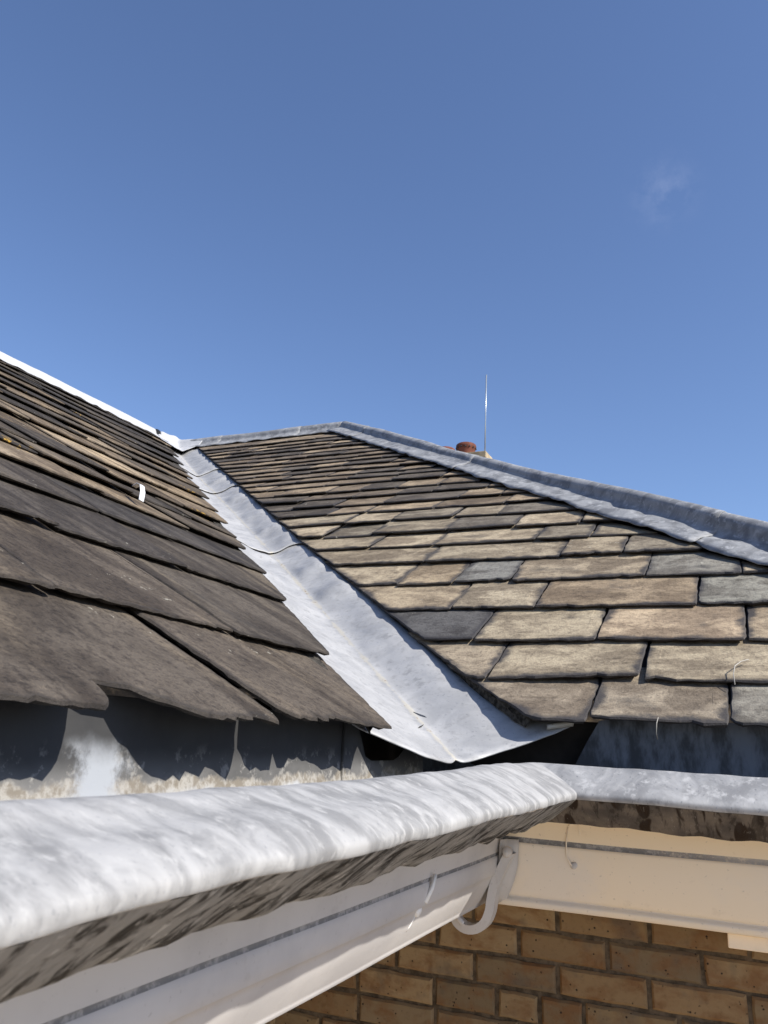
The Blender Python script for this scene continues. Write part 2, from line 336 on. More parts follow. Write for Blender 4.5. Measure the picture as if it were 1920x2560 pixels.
# ------------------------------------------------------------------ slates
def clip_poly(poly, f):
    """keep the part of poly where f(p) >= 0 (f linear)"""
    out = []
    for i, p in enumerate(poly):
        q = poly[(i + 1) % len(poly)]; fp, fq = f(p), f(q)
        if fp >= 0: out.append(p)
        if fp * fq < 0:
            t = fp / (fp - fq); out.append((p[0] + (q[0] - p[0]) * t, p[1] + (q[1] - p[1]) * t))
    return out
def area(poly):
    return 0.5 * sum(p[0] * q[1] - q[0] * p[1] for p, q in zip(poly, poly[1:] + poly[:1]))
def resample(poly, step):
    out = []
    for p, q in zip(poly, poly[1:] + poly[:1]):
        d = math.hypot(q[0] - p[0], q[1] - p[1]); n = max(1, round(d / step))
        for k in range(n): out.append((p[0] + (q[0] - p[0]) * k / n, p[1] + (q[1] - p[1]) * k / n, k == 0))
    return out
def slate_mesh(poly, tailb, tilt, c0, T, seed,  step=0.085, rimw=0.03, rough=0.004, chip=1.0):
    """poly in (a, b); returns verts (a, b, c), faces, rim values"""
    rs = random.Random(seed)
    pts = resample(poly, step); n = len(pts); cx = sum(p[0] for p in pts) / n; cy = sum(p[1] for p in pts) / n
    ring = []
    for i, (pa, pb, corner) in enumerate(pts):
        pr, nx = pts[i - 1], pts[(i + 1) % n]
        tx, ty = nx[0] - pr[0], nx[1] - pr[1]; L = math.hypot(tx, ty) or 1; ix, iy = -ty / L, tx / L      # inward normal (ccw)
        tail = pb - tailb < 0.02
        j = rs.gauss(0, rough if tail else rough * 0.55) + 0.8 * rough * nz(pa * 16, pb * 16, seed) + (0.004 * chip if corner else 0)
        if tail and rs.random() < 0.07 * chip: j += rs.uniform(0.004, 0.012)
        ring.append((pa + ix * j, pb + iy * j, ix, iy))
    V, F, rim = [], [], []
    tw = rs.gauss(0, 0.007)
    def top(aa, bb): return c0 + T - tilt * (bb - tailb) + tw * (aa - cx) + 0.0016 * nz(aa * 9 + seed, bb * 9, 0)
    for (pa, pb, ix, iy) in ring: V.append((pa + ix * 0.004, pb + iy * 0.004, top(pa, pb) - 0.0005)); rim.append(0.12)        # 0: upper edge
    for (pa, pb, ix, iy) in ring:                                                                                        # 1: bevel foot
        V.append((pa, pb, top(pa, pb) - 0.004 - rs.random() * 0.003)); rim.append(-0.6)
    for (pa, pb, ix, iy) in ring:                                                                                        # 2: underside, undercut
        u = 0.006 + rs.random() * 0.012
        V.append((pa + ix * u, pb + iy * u, top(pa, pb) - T)); rim.append(-1.5)
    for (pa, pb, ix, iy) in ring:                                                                                        # 3: inner ring
        w = min(rimw, 0.3 * math.hypot(pa - cx, pb - cy)); qa, qb = pa + ix * w, pb + iy * w
        V.append((qa, qb, top(qa, qb) + 0.0004)); rim.append(1.0)
    for i in range(n):
        k = (i + 1) % n
        F.append((i, k, 3 * n + k, 3 * n + i)); F.append((n + i, n + k, k, i)); F.append((2 * n + i, 2 * n + k, n + k, n + i))
    F.append(tuple(3 * n + i for i in range(n))); F.append(tuple(2 * n + i for i in reversed(range(n))))
    return V, F, rim
def add_slate(name, V, F, rim, pt, mat, parent, color, axes, origin_ab):
    o0 = pt(origin_ab[0], origin_ab[1], 0.0)
    A, B, Cc = axes; M = Matrix((( A.x, B.x, Cc.x, o0.x), (A.y, B.y, Cc.y, o0.y), (A.z, B.z, Cc.z, o0.z), (0, 0, 0, 1))); Mi = M.inverted()
    me = bpy.data.meshes.new(name); me.from_pydata([tuple(Mi @ pt(*v)) for v in V], [], F); me.update()
    at = me.attributes.new('rim', 'FLOAT', 'POINT'); at.data.foreach_set('value', rim)
    me.materials.append(mat)
    o = bpy.data.objects.new(name, me); COL.objects.link(o); o.matrix_basis = M; o.color = (*(x * (0.80 if mat is M_SLATE_R else 0.88) for x in color), 1); set_parent(o, parent)
    return o
def pick(cols):
    w = sum(c[0] for c in cols); r = random.random() * w
    for c in cols:
        r -= c[0]
        if r <= 0: break
    k = random.uniform(0.85, 1.2); return tuple(x * k for x in c[1])

# right slope: a = x, b = distance up the slope from the eave
roof_r = empty('slate_roof', ptR(0.2, 2.58, 0), 'tan stone slate slope of the right wing between valley and hip', 'roof', 'slate roof slopes')
YT = [2.575, 2.795, 3.045, 3.315, 3.59, 3.85, 4.09, 4.30, 4.53, 4.73, 4.91, 5.10, 5.27, 5.47, 5.64, 5.79, 5.95, 6.11, 6.28, 6.43, 6.60, 6.78, 6.97, 7.14, 7.31, 7.50, 7.72]
def b_of(y): return (y - 2.575) / COSR
def y_of(b): return 2.575 + b * COSR
ptR_ab = lambda aa, bb, c: ptR(aa, y_of(bb), c)
AX_R = (Vector((1, 0, 0)), Vector((0, COSR, SINR)), Vector((0, -SINR, COSR)))
VE_R = [(2.559, 1.964), (2.63, 1.932), (2.79, 1.908), (3.03, 1.90), (3.36, 1.89), (3.7, 1.884), (4.1, 1.862), (4.8, 1.856), (5.7, 1.85), (7.8, 1.845)]   # y -> x+y of the cut valley edge
JR = {0: [-0.447, -0.06, 0.33, 0.80], 1: [-0.819, -0.32, 0.10, 0.52, 0.9], 2: [-0.951, -0.495, 0.0, 0.36, 0.72], 3: [-1.135, -0.779, -0.162, 0.25],
      4: [-1.50, -1.224, -0.951, -0.376, -0.003], 5: [-1.469, -0.783, -0.498, -0.15]}
COL_R = [(5, (0.49, 0.405, 0.28)), (4, (0.40, 0.335, 0.235)), (4, (0.31, 0.265, 0.195)), (1.6, (0.24, 0.21, 0.165)), (0.6, (0.15, 0.132, 0.11))]
COL_R_UP = [(2, (0.46, 0.36, 0.24)), (4, (0.32, 0.25, 0.17)), (4, (0.25, 0.20, 0.145)), (2.5, (0.15, 0.127, 0.10))]
FIX_R = {(0, 0): (0.40, 0.33, 0.24), (0, 1): (0.42, 0.35, 0.255), (0, 2): (0.36, 0.335, 0.275), (0, 3): (0.15, 0.112, 0.098), (1, 0): (0.42, 0.345, 0.245), (1, 1): (0.49, 0.41, 0.285), (1, 2): (0.49, 0.41, 0.285), (1, 3): (0.48, 0.38, 0.26),
         (2, 0): (0.13, 0.125, 0.12), (2, 1): (0.49, 0.41, 0.285), (2, 2): (0.57, 0.445, 0.30), (2, 3): (0.54, 0.43, 0.29), (3, 0): (0.46, 0.37, 0.25), (3, 1): (0.50, 0.42, 0.295), (3, 2): (0.40, 0.31, 0.205), (3, 3): (0.34, 0.325, 0.27), (3, 4): (0.54, 0.43, 0.285),
         (4, 1): (0.48, 0.38, 0.25), (4, 2): (0.27, 0.26, 0.23), (4, 3): (0.44, 0.36, 0.25), (4, 4): (0.33, 0.31, 0.26)}
slate_n = 0
for r in range(len(YT) - 1):
    y0, y1 = YT[r], YT[r + 1]; exp = (y1 - y0) / COSR; b0 = b_of(y0); T = 0.017 if r < 6 else 0.016
    xa, xb = interp(y0, VE_R) - y0 - 0.9, dhip(0) - y0 + 0.25
    if r in JR: js = list(JR[r])
    else:
        x = interp(y0, VE_R) - y0 + random.uniform(0.12, 0.5); js = []
        while x < xb - 0.2: js.append(x); x += random.uniform(0.26, 0.56) * (1.0 if r < 14 else 0.85)
    js = [xa] + js + [xb]
    for k in range(len(js) - 1):
        rr = random.Random(r * 100 + k); gap = rr.uniform(0.0012, 0.0035)
        if r == 1 and k == 2: gap = 0.012
        l, rt = js[k] + gap, js[k + 1] - gap; tb = b0 + rr.gauss(0, 0.006); sk = rr.gauss(0, 0.006)
        Ls = exp * 1.55
        poly = [(l, tb - sk), (rt, tb + sk), (rt + rr.gauss(0, 0.004), tb + Ls), (l + rr.gauss(0, 0.004), tb + Ls)]
        if r == 3 and k == 3:      # broken lower right corner, as on the slate beside the wide grey one
            poly = [(l, tb), (rt - 0.13, tb), (rt - 0.07, tb + 0.045), (rt, tb + 0.055), (rt, tb + Ls), (l, tb + Ls)]
        # valley and hip cuts, straight per slate
        ya, yb = y_of(tb), y_of(tb + Ls); pa = (interp(ya, VE_R) - ya, tb); pb = (interp(yb, VE_R) - yb, tb + Ls)
        dx, dy = pb[0] - pa[0], pb[1] - pa[1]; poly = clip_poly(poly, lambda p: (p[0] - pa[0]) * dy - (p[1] - pa[1]) * dx)
        if len(poly) < 3: continue
        ha = (dhip(0) - 0.19 - ya, tb); hb = (dhip(0) - 0.19 - yb, tb + Ls); ex, ey = hb[0] - ha[0], hb[1] - ha[1]
        poly = clip_poly(poly, lambda p: -((p[0] - ha[0]) * ey - (p[1] - ha[1]) * ex))
        if len(poly) < 3 or abs(area(poly)) < 0.006: continue
        if area(poly) < 0: poly.reverse()
        c0 = 0.044 + rr.gauss(0, 0.003)
        V, F, rim = slate_mesh(poly, tb, (T + 0.004) / exp, c0, T, r * 57 + k, 0.032 if r < 6 else 0.06, 0.042 if r < 8 else 0.026, 0.0026)
        colr = FIX_R.get((r, k)) or pick(COL_R if r < 9 else COL_R_UP)
        add_slate('slate', V, F, rim, ptR_ab, M_SLATE_R, roof_r, colr, AX_R, ((l + rt) / 2, tb)); slate_n += 1

# left slope: a = y, b = distance up from the eave
roof_l = empty('slate_roof', ptL(-0.88, 1.2, 0), 'dark brown stone slate slope of the left wing beside the valley', 'roof', 'slate roof slopes')
XT = [0.885, 1.267, 1.692, 2.044, 2.367, 2.646, 2.90, 3.22, 3.56, 3.92, 4.236, 4.523, 4.88, 5.24, 5.60, 5.95, 6.28]
COSL = 1 / math.sqrt(1 + 0.59 ** 2); SINL = 0.59 * COSL
def bl_of(x): return (-x - 0.885) / COSL
def xl_of(b): return -(0.885 + b * COSL)
ptL_ab = lambda aa, bb, c: ptL(xl_of(bb), aa, c)
AX_L = (Vector((0, 1, 0)), Vector((-COSL, 0, SINL)), Vector((SINL, 0, COSL)))
VE_L = [(0.89, 1.15), (1.07, 1.137), (1.48, 1.145), (1.9, 1.20), (2.2, 1.20), (3.2, 1.25), (4.0, 1.235), (6.2, 1.30)]      # -x -> x+y of the valley edge
JL = {0: [-1.2, -0.5, 0.12, 0.63, 1.485], 1: [-0.9, -0.1, 0.62, 1.22, 1.86], 2: [-0.4, 0.3, 1.0, 1.62, 2.2]}
FIX_L = {(0, 2): (0.115, 0.095, 0.075), (0, 3): (0.105, 0.087, 0.069), (0, 4): (0.110, 0.090, 0.070), (1, 1): (0.10, 0.083, 0.066), (1, 2): (0.125, 0.102, 0.078), (1, 3): (0.115, 0.094, 0.073), (1, 4): (0.10, 0.084, 0.067), (1, 5): (0.11, 0.09, 0.07), (2, 2): (0.085, 0.072, 0.06), (2, 3): (0.082, 0.07, 0.059), (2, 4): (0.10, 0.084, 0.067), (2, 5): (0.10, 0.084, 0.067)}
COL_L_UP = [(3, (0.12, 0.098, 0.074)), (3, (0.085, 0.072, 0.058)), (2.5, (0.20, 0.155, 0.105)), (1, (0.27, 0.215, 0.15)), (1.5, (0.06, 0.053, 0.047))]
COL_L = [(4, (0.115, 0.094, 0.073)), (3, (0.088, 0.074, 0.060)), (1.5, (0.15, 0.118, 0.082)), (2, (0.066, 0.058, 0.051))]
for r in range(len(XT)):
    x0 = XT[r]; x1 = XT[r + 1] if r + 1 < len(XT) else x0 + 0.33; exp = (x1 - x0) / COSL; b0 = bl_of(-x0); T = 0.014
    yv = interp(x0, VE_L) + x0
    if r in JL: js = list(JL[r])
    else:
        y = yv - random.uniform(0.2, 0.7); js = []
        while y > (x0 * 0.85 - 1.0): js.insert(0, y); y -= random.uniform(0.38, 0.85)
    js = js + [yv + 1.2]
    for k in range(len(js) - 1):
        rr = random.Random(r * 131 + k + 9); gap = rr.uniform(0.0015, 0.004)
        l, rt = js[k] + gap, js[k + 1] - gap; tb = b0 + rr.gauss(0, 0.007); sk = rr.gauss(0, 0.006); Ls = exp * 1.5
        poly = [(l, tb - sk), (rt, tb + sk), (rt, tb + Ls), (l, tb + Ls)]
        if r == 0 and k == 3:     # slate with the bite out of its tail
            poly = [(l, tb + 0.005), (0.80, tb - 0.006), (0.965, tb - 0.004), (1.0, tb + 0.012), (1.015, tb + 0.075), (1.09, tb + 0.068), (1.15, tb + 0.03), (1.20, tb + 0.0),
                    (1.30, tb - 0.014), (1.38, tb + 0.004), (1.43, tb - 0.010), (rt - 0.012, tb - 0.004), (rt, tb + 0.055), (rt + 0.0, tb + Ls), (l, tb + Ls)]
        if r == 0 and k == 4:
            poly = [(l, tb + 0.03), (1.515, tb + 0.002), (1.56, tb - 0.006), (1.615, tb - 0.004), (1.63, tb + 0.022), (1.645, tb - 0.004), (1.68, tb - 0.004), (1.70, tb + 0.012), (1.80, tb + 0.002), (1.86, tb - 0.006), (rt, tb - 0.012), (rt, tb + Ls), (l, tb + Ls)]
        xa_, xb_ = -xl_of(tb), -xl_of(tb + Ls); pa = (interp(xa_, VE_L) + xa_ + rr.gauss(0, 0.012), tb); pb = (interp(xb_, VE_L) + xb_ + rr.gauss(0, 0.012), tb + Ls)
        dx, dy = pb[0] - pa[0], pb[1] - pa[1]; poly = clip_poly(poly, lambda p: -((p[0] - pa[0]) * dy - (p[1] - pa[1]) * dx))
        if len(poly) < 3 or abs(area(poly)) < 0.006: continue
        if area(poly) < 0: poly.reverse()
        c0 = 0.042 + rr.gauss(0, 0.003 if r < 4 else 0.0048)
        V, F, rim = slate_mesh(poly, tb, (T + 0.008) / exp, c0, T, r * 71 + k + 1000, 0.022 if r < 3 else 0.05, 0.022, 0.0034 if r == 0 else 0.003 if r < 3 else 0.0035, 1.0)
        add_slate('slate', V, F, rim, ptL_ab, M_SLATE_L, roof_l, FIX_L.get((r, k)) or pick(COL_L if r < 4 else COL_L_UP), AX_L, ((l + rt) / 2, tb)); slate_n += 1

# undersides: the boarding that carries the slates, and the slopes on the far sides
def quad_deck(name, pts, parent, mat): return mesh_obj(name, pts, [tuple(range(len(pts)))], mat, parent)
P = []
for i in range(25):
    y = lerp(2.72, YRIDGE, i / 24); row = []
    for j in range(12):
        x = lerp(interp(y, VE_R) - y + 0.03, dhip(0) - y + 0.02, j / 11); row.append(ptR(x, y, 0.022))
    P.append(row)
grid('roof_boarding', P, M_DARK, roof_r, False)
P = []
for i in range(25):
    x = -lerp(1.03, -XRIDGE, i / 24); row = []
    for j in range(16):
        y = lerp(-1.6, interp(-x, VE_L) - x - 0.03, j / 15); row.append(ptL(x, y, 0.022))
    P.append(row)
grid('roof_boarding', P, M_DARK, roof_l, False)
ZRG = zR(YRIDGE) + 0.05
hx0, hy0 = dhip(-4.1) - YRIDGE, YRIDGE
def far_slope(parent, pts): return mesh_obj('far_slope', pts, [tuple(range(len(pts)))], M_SLATE_R, parent)
drop = (ZRG + 0.1) / TR
far_slope(roof_r, [(hx0, hy0, ZRG), (hx0 + 5.4, hy0 - 5.4, ZRG - 5.4 * TR), (hx0 + 5.4, hy0 + 5.4, ZRG - 5.4 * TR)]).color = (0.3, 0.25, 0.18, 1)
far_slope(roof_r, [(hx0, hy0, ZRG), (hx0 + 5.4, hy0 + 5.4, ZRG - 5.4 * TR), (XRIDGE - 5.4, hy0 + 5.4, ZRG - 5.4 * TR), (XRIDGE, hy0, ZRG)]).color = (0.3, 0.25, 0.18, 1)
far_slope(roof_l, [(XRIDGE, -1.6, ZRG - 0.05), (XRIDGE, hy0, ZRG - 0.0), (XRIDGE - 5.4, hy0 + 5.4, ZRG - 5.4 * TR), (XRIDGE - 5.4, -1.6, ZRG - 5.4 * TR)]).color = (0.3, 0.25, 0.18, 1)

# dark rough mortar bedding under the cut valley edges
def bedding(parent, pt, edge, rng, sgn):
    P = []
    n = 150
    for i in range(n):
        q = lerp(rng[0], rng[1], i / (n - 1)); row = []
        for k, (w, h) in enumerate(((0.0, 0.000), (0.008, 0.012), (0.012, 0.024), (0.03, 0.034), (0.07, 0.030))):
            s = w + 0.012 * nz(q * 17, k * 3.1, 4) + 0.008 * nz(q * 47, k * 5, 2) + (0.010 if k < 4 else 0.03); row.append(edge(q, s * 1.4, h))
        P.append(row)
    return grid('mortar_bedding', P, M_MORTAR_DARK, parent, False)
bedding(roof_r, ptR, lambda q, s, h: ptR(interp(q, VE_R) - q + s, q, h), (2.60, 7.65), 1)
bedding(roof_l, ptL, lambda q, s, h: ptL(-q, interp(q, VE_L) + q - s, h), (0.92, 6.3), -1)

# ------------------------------------------------------------------ lead valley
E1 = Vector((-1, 1, 0)).normalized(); E2 = Vector((1, 1, 0)).normalized()
def crease(s):
    """s: plan distance up the valley from its foot"""
    d = 1.61 - 0.10 * sst(s, 2.0, 8.0)
    x = CX - s / math.sqrt(2) - (1.61 - d) / 2; y = CY + s / math.sqrt(2) - (1.61 - d) / 2
    return Vector((x, y, zR(y)))
FOLDS = [(0.80, 0.012, 1), (1.50, 0.034, 1), (1.90, 0.036, 1), (2.95, 0.032, 1), (3.45, 0.018, 1), (4.15, 0.032, 1), (5.1, 0.024, 1), (5.75, 0.022, 1), (1.25, 0.012, -1), (1.75, 0.018, -1), (2.3, 0.016, -1), (3.3, 0.018, -1)]
def valley_pt(s, w):
    c = crease(s); x, y = c.x + E2.x * w, c.y + E2.y * w
    zl, zr = zL(x, y), zR(y); r = lerp(0.030, 0.012, sst(s, 0.0, 1.0))
    k = r; hh = max(0.0, k - abs(zl - zr)) / k; z = max(zl, zr) + hh * hh * k * 0.25
    z = max(z, c.z + abs(w) * 0.10 - 0.002)
    # flat pan on the right of the crease near the foot
    if w > 0: z -= 0.016 * sst(0.9 - s, 0, 0.8) * math.sin(min(1.0, w / 0.30) * math.pi)
    we = (interp(y, VE_R) - (c.x + c.y)) / math.sqrt(2); under = sst(w, we - 0.01, we + 0.05)
    z += (0.024 * sst(w, 0.03, 0.16) * (1 - under) - 0.012 * under) * sst(s, -0.1, 0.25)
    z += 0.004 * nz(x * 3, y * 3, 2) + 0.0016 * nz(x * 14, y * 14, 5)
    for fs, fh, sd in FOLDS:
        t = s + 0.25 * w - fs; t = t / 0.20 if t > 0 else -t / 0.085
        if t < 1 and w * sd > 0: z += fh * (1 - t) * sst(abs(w), 0.0, 0.06) * ((1 - sst(w, we - 0.07, we + 0.0)) if w > 0 else (1 - sst(-w, 0.20, 0.28)))
    z += (0.010 * nz(x * 5 + y * 2, y * 6, 7) + 0.006 * nz(x * 11, y * 9, 4)) * sst(abs(w), 0.03, 0.10) * sst(s, 0.1, 0.6) * (1 - (sst(w, 0.17, 0.24) if w > 0 else sst(-w, 0.2, 0.3)))
    # a slight raised welt on the crease
    z += 0.004 * math.exp(-(w / 0.012) ** 2)
    return Vector((x, y, z))
valley = empty('valley_gutter', crease(0), 'pale grey lead valley running down between the two slate slopes', 'valley gutter')
def foot_s(w):      # how far each part of the sheet runs past the foot of the crease
    return interp(w, [(-0.55, -0.2), (-0.35, -0.24), (-0.25, -0.21), (-0.15, -0.195), (-0.05, -0.13), (0, -0.085), (0.05, -0.09), (0.1, -0.09), (0.15, -0.095), (0.2, -0.11), (0.25, -0.13), (0.3, -0.15), (0.36, -0.15), (0.45, -0.1)]) + 0.006 * nz(w * 9, 3, 1)
cuts = [None, 1.98 * 1.0, 4.45, 5.75, 7.95]
LAPS = [0.0, 2.42, 4.60, 5.64, 8.15]
ws = [-0.50, -0.45, -0.40] + [-0.36 + 0.02 * i for i in range(14)] + [-0.085, -0.07, -0.055, -0.04, -0.03, -0.022, -0.015, -0.008, 0.0, 0.008, 0.015, 0.022, 0.03, 0.04, 0.055, 0.07, 0.085] + [0.10 + 0.02 * i for i in range(18)]
for i in range(4):
    s0, s1 = LAPS[i], LAPS[i + 1] + (0.12 if i < 3 else 0.0); P = []
    n = int((s1 - s0) / 0.028) + 2
    for a_ in range(n):
        row = []
        for w in ws:
            if i == 0:
                f = foot_s(w); s = lerp(f, s1, (a_ / (n - 1)))
            else:
                s = lerp(s0 + 0.02 * math.cos(w * 9) + 0.01 * nz(w * 6, i, 0), s1, a_ / (n - 1))
            p = valley_pt(s, w)
            up = 0.006 * sst(s0 + 0.22 - s, 0, 0.22) if i else 0.0
            if i < 3: up -= 0.010 * sst(s, LAPS[i + 1] - 0.05, LAPS[i + 1] + 0.0)
            p.z += up
            row.append(p)
        P.append(row)
    o = grid('lead_sheet', P, M_LEAD_VALLEY, valley, True, 0.004)
    at = o.data.attributes.new('across', 'FLOAT', 'POINT'); at.data.foreach_set('value', [w for _ in range(n) for w in ws])
# rolled-back tip at the right end of the lip
tip = valley_pt(-0.155, 0.345); tip.z += 0.004
tp = []
for i in range(9):
    row = []
    for j in range(10):
        an = lerp(-0.6, 3.6, j / 9); rr_ = 0.006 + 0.004 * i / 8
        base = tip + Vector((0.83, 0.50, 0.16)) * (0.085 * (i / 8 - 1) + 0.012)
        row.append(base + Vector((0.25, -0.75, 0)) * rr_ * math.sin(an) + Vector((0.1, 0, 1)) * rr_ * (1 - math.cos(an)) * 0.8)
    tp.append(row)
grid('rolled_tip', tp, M_LEAD_VALLEY, valley, True, 0.003)
# ------------------------------------------------------------------ ridge and hip cappings
def zhip(x, y):    # far side of the hip, falling towards +X
    yh = dhip(0) - x; return zR(yh)
def capping(root, A, B, surf, prof, cutlist, mat, wav=0.02, step=0.06, dip=None):
    A, B = Vector(A), Vector(B); L = (B - A).length; D = (B - A) / L; N = Vector((-D.y, D.x))
    if not root.get('flip'): pass
    for i in range(len(cutlist) - 1):
        s0, s1 = cutlist[i], cutlist[i + 1] + (0.10 if i < len(cutlist) - 2 else 0.0); n = max(3, int((s1 - s0) / step) + 1); P = []
        for a_ in range(n):
            f = a_ / (n - 1); row = []
            for q, h in prof:
                s = lerp(s0, s1, f) + (0.012 * math.sin(h * 60)) * 0
                edge = abs(q) > 0.12
                p2 = A + D * s + N * (q + (wav * nz(s * 5.0, 3 if q > 0 else 9, i) if edge else 0))
                up = 0.006 * (1 - f)                       # each sheet rides over the one before it
                sag = 0.010 * nz(s * 1.3, 7, 1)
                wob = 0.014 * nz(s * 7, q * 20, 3) + 0.010 * nz(s * 16, q * 30, 8) if abs(q) > 0.05 else 0.003 * nz(s * 6, q * 30, 5)
                row.append(Vector((p2.x, p2.y, surf(p2.x, p2.y) + h + (dip(p2.x, p2.y) * sst(h, 0.02, 0.08) if dip else 0.0) + up + sag * (1 if abs(q) < 0.05 else 0.3) + wob)))
            P.append(row)
        grid('lead_sheet', P, mat, root, True, 0.005)
def roll_profile(H, r, wl, wr, h0):
    pr = [(-wl, h0), (-wl * 0.85, h0 + 0.004), (-wl * 0.7, h0 + 0.004), (-wl * 0.55, h0 + 0.004), (-wl * 0.4, h0 + 0.004), (-r - 0.016, h0 + 0.006), (-r - 0.003, h0 + 0.018), (-r, h0 + H * 0.45), (-r * 0.98, h0 + H - r * 0.8)]
    for k in range(1, 8):
        an = math.pi * k / 8; pr.append((-r * math.cos(an), h0 + H - r * 0.8 + r * 0.8 * math.sin(an)))
    pr += [(r * 0.98, h0 + H - r * 0.8), (r, h0 + H * 0.45), (r + 0.003, h0 + 0.018), (r + 0.016, h0 + 0.006), (wr * 0.5, h0 + 0.004), (wr, h0)]
    return pr
hip = empty('hip_capping', (-1.9, 5.77, zR(5.77) + 0.1), 'grey lead roll with crinkled flat wing running down the right hip', 'hip flashing', 'lead cappings on the roof')
Ahip = Vector((1.42, 3.95 - 1.42)); Bhip = Vector((hx0, hy0)); Lh = (Ahip - Bhip).length
def sh(x): return (Vector((x, dhip(x) - x)) - Ahip).length
surf_hip = lambda x, y: min(zR(y), zhip(x, y)) + 0.071
dip_hip = lambda x, y: -0.020 * sst(y, 6.0, 8.0) - 0.034 * math.exp(-((y - 5.7) / 0.9) ** 2) + 0.010 * math.exp(-((y - 3.9) / 0.5) ** 2)
capping(hip, (Ahip.x, Ahip.y), (Bhip.x, Bhip.y), surf_hip, [(-q, h) for q, h in reversed(roll_profile(0.080, 0.034, 0.19, 0.14, 0.012))], [0.0, sh(-0.06), sh(-1.80), sh(-3.52), Lh - 0.06], M_LEAD_CAP, 0.03, 0.05, dip_hip)
ridge_r = empty('ridge_capping', (-5.3, YRIDGE, ZRG), 'grey lead ridge roll along the top of the right slope', 'ridge flashing', 'lead cappings on the roof')
surf_rr = lambda x, y: min(zR(y), zR(2 * YRIDGE - y)) + 0.035
capping(ridge_r, (hx0 + 0.02, YRIDGE), (XRIDGE + 0.10, YRIDGE), surf_rr, [(-q, h) for q, h in reversed(roll_profile(0.075, 0.035, 0.16, 0.14, 0.018))], [0.0, 0.55, 1.65, 2.35], M_LEAD_CAP, 0.008)
ridge_l = empty('ridge_capping', (XRIDGE, 4.0, ZRG), 'bright white lead ridge capping along the top of the left slope', 'ridge flashing', 'lead cappings on the roof')
surf_rl = lambda x, y: min(zL(x, y), zL(2 * XRIDGE - x, y)) + 0.042
capping(ridge_l, (XRIDGE, -1.6), (XRIDGE, YRIDGE - 0.25), surf_rl, [(-q, h) for q, h in reversed(roll_profile(0.055, 0.035, 0.16, 0.19, 0.018))], [0.0, 2.4, 4.7, 6.52, 9.3], M_LEAD_WHITE, 0.012)
# dressed saddle where both ridges and the valley meet
P = []
for i in range(34):
    row = []
    for j in range(34):
        x = XRIDGE - 0.12 + 0.62 * i / 33; y = YRIDGE - 0.55 + 0.67 * j / 33
        zz = min(max(zL(x, y), zR(y)), zL(2 * XRIDGE - x, y), zR(2 * YRIDGE - y)) + 0.062
        zz += 0.075 * math.exp(-((x - XRIDGE - 0.02) / 0.075) ** 2) * sst(y, YRIDGE - 0.34, YRIDGE - 0.30 + 0.1) + 0.075 * math.exp(-((y - YRIDGE) / 0.06) ** 2) * sst(x, XRIDGE - 0.1, XRIDGE + 0.1) * (1 - 0.2 * sst(x, XRIDGE + .2, XRIDGE + .5))
        row.append(Vector((x, y, zz + 0.004 * nz(x * 12, y * 12, 1))))
    P.append(row)
grid('lead_saddle', P, M_LEAD_WHITE, ridge_l, True, 0.004)
# near-black face painted as the shaded roll opening just short of the saddle
P = []
for i in range(2):
    row = [Vector((XRIDGE + 0.02 + 0.085 * math.cos(math.pi * k / 10), YRIDGE - 0.36 + 0.02 * i, ZRG + 0.045 + 0.075 * math.sin(math.pi * k / 10))) for k in range(11)]
    P.append(row)
o = grid('roll_end', P, M_OPENING_SHADE, ridge_l, False)
mesh_obj('roll_end_face', P[0], [tuple(range(11))], M_OPENING_SHADE, ridge_l)

# ------------------------------------------------------------------ eaves: lead gutter roll, fascia
# profile (u outward from the brick wall plane, z); the same on both wings, mitred at the inner corner
SOLE = [(-0.195, -0.13), (-0.19, -0.165), (-0.10, -0.185), (0.05, -0.185), (0.13, -0.165), (0.17, -0.115)]
TOPP = [(0.17, -0.1149), (0.205, -0.072), (0.232, -0.053), (0.255, -0.0450), (0.275, -0.0435), (0.295, -0.0480),
        (0.32, -0.059), (0.35, -0.0735), (0.378, -0.0885), (0.391, -0.0970), (0.3965, -0.1040), (0.3960, -0.1120), (0.394, -0.116)]
DRIPP = [(0.394, -0.1165), (0.382, -0.126), (0.36, -0.142), (0.338, -0.158), (0.318, -0.172), (0.300, -0.176), (0.24, -0.165)]
STRIP_L = [(0.26, -0.150), (0.185, -0.152), (0.172, -0.160), (0.166, -0.200), (0.161, -0.240), (0.1585, -0.267)]
RECESS_L = [(0.1585, -0.2670), (0.1570, -0.2685), (0.1570, -0.2730), (0.1580, -0.2748)]
STRIP = [(0.26, -0.150), (0.185, -0.152), (0.172, -0.160), (0.166, -0.200), (0.1605, -0.2300)]
BOARD = [(0.1580, -0.2748), (0.161, -0.284), (0.158, -0.316), (0.151, -0.321), (0.140, -0.345), (0.120, -0.378), (0.108, -0.396), (0.100, -0.403), (0.02, -0.404), (-0.57, -0.404)]
BOARD_R = [(0.1595, -0.2428), (0.160, -0.250), (0.150, -0.300), (0.132, -0.350), (0.122, -0.372), (0.117, -0.376), (0.119, -0.380), (0.124, -0.386), (0.121, -0.395), (0.108, -0.403), (0.02, -0.403)]
RECESS = [(0.1605, -0.2300), (0.1585, -0.2340), (0.1580, -0.2385), (0.1595, -0.2428)]
def dens(prof, n):
    out = []
    for (u0, z0), (u1, z1) in zip(prof, prof[1:]):
        for k in range(n): out.append((lerp(u0, u1, k / n), lerp(z0, z1, k / n)))
    return out + [prof[-1]]
